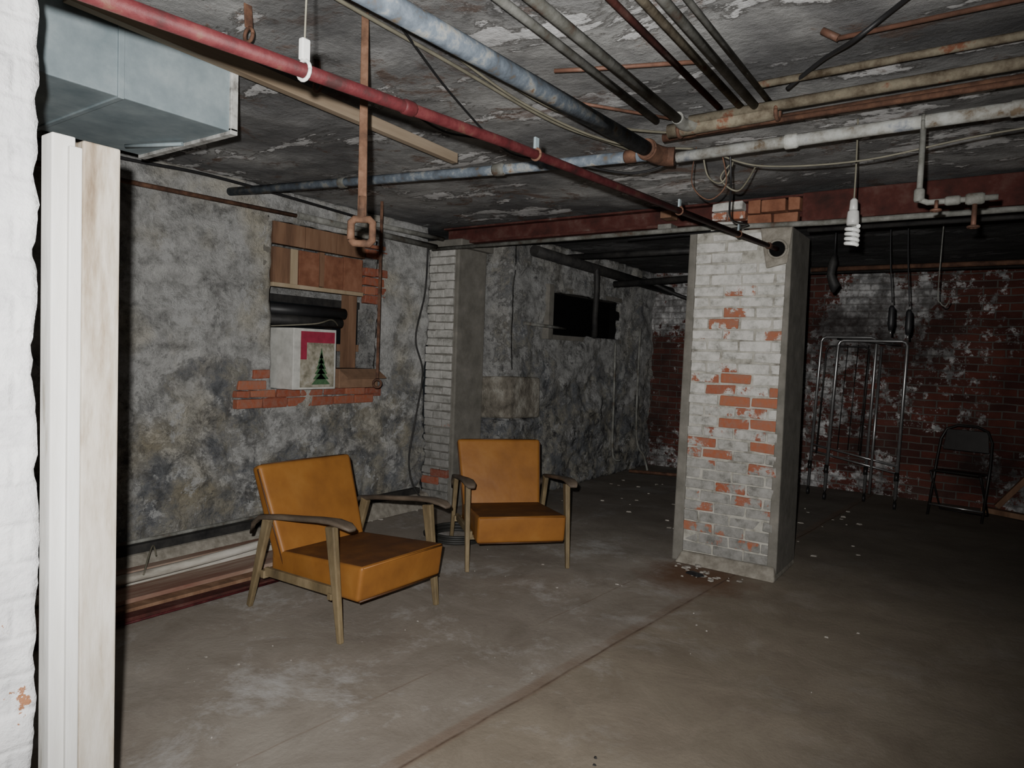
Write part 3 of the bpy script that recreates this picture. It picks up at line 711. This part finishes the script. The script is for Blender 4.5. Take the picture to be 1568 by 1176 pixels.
cable('sagging_cable',[(-2.25,2.3,2.49),(-2.2,2.5,2.44),(-2.1,2.7,2.44),(-1.9,3.0,2.40),(-1.5,3.1,2.30),(-1.2,3.12,2.36)],.006,'black')
cable('black_power_cable',[(.2,1.9,2.47),(-.05,2.0,2.44),(-.3,2.35,2.47),(-.42,2.42,2.43),(-.55,2.6,2.46),(-.7,2.75,2.44)],.008,'black')
cable('white_cord',[(-1.12,3.12,2.36),(-.9,3.14,2.27),(-.5,3.14,2.24),(-.1,3.14,2.28),(.3,3.14,2.30)],.004,'cablegrey')
cable('tangled_wire',[(-1.15,3.1,2.36),(-1.13,3.13,2.25),(-1.06,3.12,2.21),(-1.02,3.14,2.3),(-1.08,3.16,2.24),(-1.0,3.18,2.18),(-.96,3.3,2.32)],.004,'cablegrey')
cable('tangled_wire.001',[(-1.02,3.1,2.32),(-1.03,3.16,2.2),(-1.1,3.4,2.1),(-1.2,4.0,2.18),(-1.6,4.5,2.25),(-2.2,4.5,2.24)],.005,'black')
cable('tangled_wire.002',[(-1.18,3.1,2.38),(-1.2,3.12,2.22),(-1.12,3.13,2.14),(-1.04,3.12,2.20),(-1.06,3.1,2.34)],.003,'rust')
cable('hanging_grey_cord',[(-4.10,4.50,2.30),(-4.10,4.48,1.9),(-4.12,4.40,1.5),(-4.10,4.48,1.2),(-4.11,4.42,.8),(-4.1,4.34,.45),(-4.07,4.38,.2),(-4.0,4.5,.03)],.008,'darkpipe')
cable('black_side_cable',[(-4.12,.7,2.4),(-4.1,1.9,2.42),(-4.08,2.5,2.44),(-4.06,3.6,2.4),(-4.06,4.5,2.36)],.010,'black')
lst=[]
for k in range(5):
    R=.17+.018*k; pts=[(-3.22+R*math.cos(a/20*2*math.pi)*1.0,3.95+R*math.sin(a/20*2*math.pi),.018+.02*(k%3)) for a in range(21)]
    lst.append((pts,.011))
multitube('hose_coil',lst,'hose')

# ------------------------------------------------------------ rear bay contents
rb=empty('rear_bay_pipes')
tube('dark_main',[(-3.45,5.2,2.33),(-3.4,8.3,2.25)],.05,'darkpipe',rb,14)
tube('dark_cross',[(-3.5,6.9,2.2),(-1.8,7.1,2.3),(3,7.2,2.3)],.035,'darkpipe',rb,12)
tube('dark_cross_2',[(-3.6,6.0,2.38),(-1.8,6.0,2.38)],.03,'darkpipe',rb,12)
tube('dark_down',[(-3.4,6.3,2.3),(-3.4,6.32,2.1),(-3.45,6.4,1.8),(-3.5,6.5,1.62),(-3.6,6.65,1.66)],.03,'darkpipe',rb,12,True)
tube('dark_slack_hose',[(-3.3,7.2,2.3),(-2.9,7.4,2.1),(-2.6,7.6,2.05),(-2.3,7.5,2.2),(-2.1,7.3,2.35)],.02,'darkpipe',rb,10,True)
tube('thin_white_down',[(-3.50,7.0,1.55),(-3.50,7.02,.9),(-3.50,7.05,.3),(-3.48,7.2,.2)],.013,'greypipe',rb,8,True)
tube('thin_white_down_2',[(-3.48,7.6,1.75),(-3.48,7.62,.5),(-3.4,7.7,.2),(-3.35,7.7,.04)],.013,'greypipe',rb,8,True)
tube('floor_pipe',[(-3.45,7.4,.06),(-2.0,7.9,.05)],.02,'rust',rb,8)
tube('bracket_pipe',[(-3.6,5.3,1.68),(-3.5,5.9,1.66)],.015,'greypipe',rb,8)
rr=empty('rusty_rear_pipe')
tube('pipe',[(-1.4,6.66,2.25),(3,6.66,2.25)],.021,'rust',rr,10)

bf=empty('folding_bed_frame')
def U(x0,x1,y0,y1,z0,z1,r,n,mat='chrome'):
    c=.05
    tube(n,[(x0,y0,z0),(x0,y1-.005,z1-c),(x0+c*.3,y1,z1-c*.3),(x0+c,y1,z1),(x1-c,y1,z1),(x1-c*.3,y1,z1-c*.3),(x1,y1-.005,z1-c),(x1,y0,z0)],r,mat,bf,10)
U(-1.56,-1.02,7.85,8.12,.1,1.70,.015,'frame_rear')
U(-1.36,-.72,7.65,7.95,.1,1.66,.016,'frame_front')
U(-1.50,-1.08,7.85,8.1,.45,1.60,.009,'inner_rod','darkmetal')
tube('chrome_upright',[(-.95,7.66,.12),(-.95,7.93,1.6)],.013,'chrome',bf,10)
for z in (.35,.42): tube('cross_bar',[(-1.54,7.87,z+.12),(-.72,7.70,z)],.010,'chrome',bf,8)
tube('cross_bar_top',[(-1.4,8.1,1.68),(-.78,7.94,1.62)],.010,'darkmetal',bf,8)
for k in range(4):
    x=-1.42+k*.1; tube('spring_wire',[(x,8.0,.5),(x+.03,8.1,1.62)],.004,'darkmetal',bf,6)
for x,y in ((-1.56,7.85),(-1.02,7.85),(-1.36,7.65),(-.72,7.65)):
    tube('caster_stem',[(x,y,.12),(x,y,.06)],.01,'darkmetal',bf,8)
    tube('caster_wheel',[(x-.012,y,.036),(x+.012,y,.036)],.035,'black',bf,16)
    tube('clamp_box',[(x,y,.28),(x,y+.02,.36)],.02,'darkmetal',bf,8)

fc=empty('folding_chair',(-.2,7.72,0),math.radians(-12))
tube('back_frame',[(-.22,-.12,0),(-.22,.06,.5),(-.21,.12,.72),(-.17,.14,.82),(-.08,.15,.86),(.08,.15,.86),(.17,.14,.82),(.21,.12,.72),(.22,.06,.5),(.22,-.12,0)],.012,'darkmetal',fc,10)
hexa('back_panel',[(-.19,.118,.62),(.19,.118,.62),(.19,.128,.62),(-.19,.128,.62),(-.17,.14,.82),(.17,.14,.82),(.17,.15,.82),(-.17,.15,.82)],'darkmetal',fc,.01)
hexa('seat_panel',[(-.19,-.2,.43),(.19,-.2,.43),(.19,.12,.41),(-.19,.12,.41),(-.19,-.2,.45),(.19,-.2,.45),(.19,.12,.43),(-.19,.12,.43)],'darkmetal',fc,.01)
tube('rear_legs',[(-.2,-.18,.43),(-.2,.2,.02),(.2,.2,.02),(.2,-.18,.43)],.011,'darkmetal',fc,8)
tube('front_stretcher',[(-.22,-.09,.1),(.22,-.09,.1)],.008,'chrome',fc,8)

hc=empty('hanging_power_connectors')
for dx,zz in ((0,1.66),(.11,1.63)):
    x=-.62+dx; y=5.6
    tube('lead',[(x-.04,y+.0,2.5),(x-.03,y,2.2),(x,y,zz+.2)],.005,'black',hc,6,True)
    tube('plug_body',[(x,y,zz+.18),(x,y,zz+.16),(x,y,zz+.05),(x,y,zz)],[.010,.020,.023,.015],'black',hc,12)
    tube('plug_tip',[(x,y,zz),(x,y,zz-.03)],.008,'chrome',hc,8)
tube('thin_hook_rod',[(-.34,5.7,2.5),(-.35,5.7,1.95),(-.33,5.7,1.86),(-.30,5.7,1.84),(-.28,5.7,1.88)],.004,'greypipe',hc,8,True)
hk=empty('hanging_old_bag')
tube('bag',[(-1.0,5.5,2.22),(-1.01,5.5,2.15),(-1.02,5.5,2.06),(-.99,5.5,1.98),(-1.0,5.5,1.93)],[.01,.032,.028,.038,.01],'darkpipe',hk,12)
tube('bag_cord',[(-1.0,5.5,2.5),(-1.0,5.5,2.2)],.006,'black',hk,6)
cd=empty('rear_timber_scraps')
beamseg('timber_1',(-.0,8.2,.03),(.5,7.9,.04),.1,.05,'plank',cd); beamseg('timber_3',(.1,8.3,.05),(.35,8.33,.4),.06,.05,'plank',cd)

# ------------------------------------------------------------ camera
cam=bpy.data.cameras.new('camera'); co=bpy.data.objects.new('camera',cam); COL.objects.link(co)
yaw=math.radians(35); pitch=math.radians(-2.6); roll=math.radians(2.1)
fwd=Vector((-math.sin(yaw)*math.cos(pitch),math.cos(yaw)*math.cos(pitch),math.sin(pitch)))
r0=Vector((math.cos(yaw),math.sin(yaw),0)); u0=r0.cross(fwd)
rgt=r0*math.cos(roll)+u0*math.sin(roll); up=u0*math.cos(roll)-r0*math.sin(roll)
M=Matrix((rgt,up,-fwd)).transposed().to_4x4(); M.translation=Vector((0,0,1.4))
co.matrix_world=M
cam.sensor_width=36; cam.lens=24.1; cam.clip_start=.02
S.camera=co

# ------------------------------------------------------------ light: on-camera flash, aimed a little left and up
ld=bpy.data.lights.new('camera_flash','SPOT'); ld.energy=76; ld.shadow_soft_size=.012
ld.spot_size=math.radians(114); ld.spot_blend=.85; ld.color=(1,.98,.95)
ld.use_nodes=True
nt=ld.node_tree; em=nt.nodes['Emission']; fo=nt.nodes.new('ShaderNodeLightFalloff'); fo.inputs['Strength'].default_value=1.0
ml=nt.nodes.new('ShaderNodeMath'); ml.operation='MULTIPLY_ADD'
nt.links.new(fo.outputs['Quadratic'],ml.inputs[0]); ml.inputs[1].default_value=4.2; nt.links.new(fo.outputs['Linear'],ml.inputs[2])
nt.links.new(ml.outputs[0],em.inputs['Strength'])
lo=bpy.data.objects.new('camera_flash',ld); COL.objects.link(lo)
LP=Vector((0,0,1.4))-r0*.05+Vector((0,0,.065))
a=math.radians(35+5); aim=Vector((-math.sin(a),math.cos(a),math.tan(math.radians(1.0))))
lo.matrix_world=Matrix.Translation(LP)@aim.to_track_quat('-Z','Y').to_matrix().to_4x4()
w=bpy.data.worlds.new('world'); S.world=w; w.use_nodes=True
w.node_tree.nodes['Background'].inputs[0].default_value=(.5,.55,.6,1)
w.node_tree.nodes['Background'].inputs[1].default_value=.02
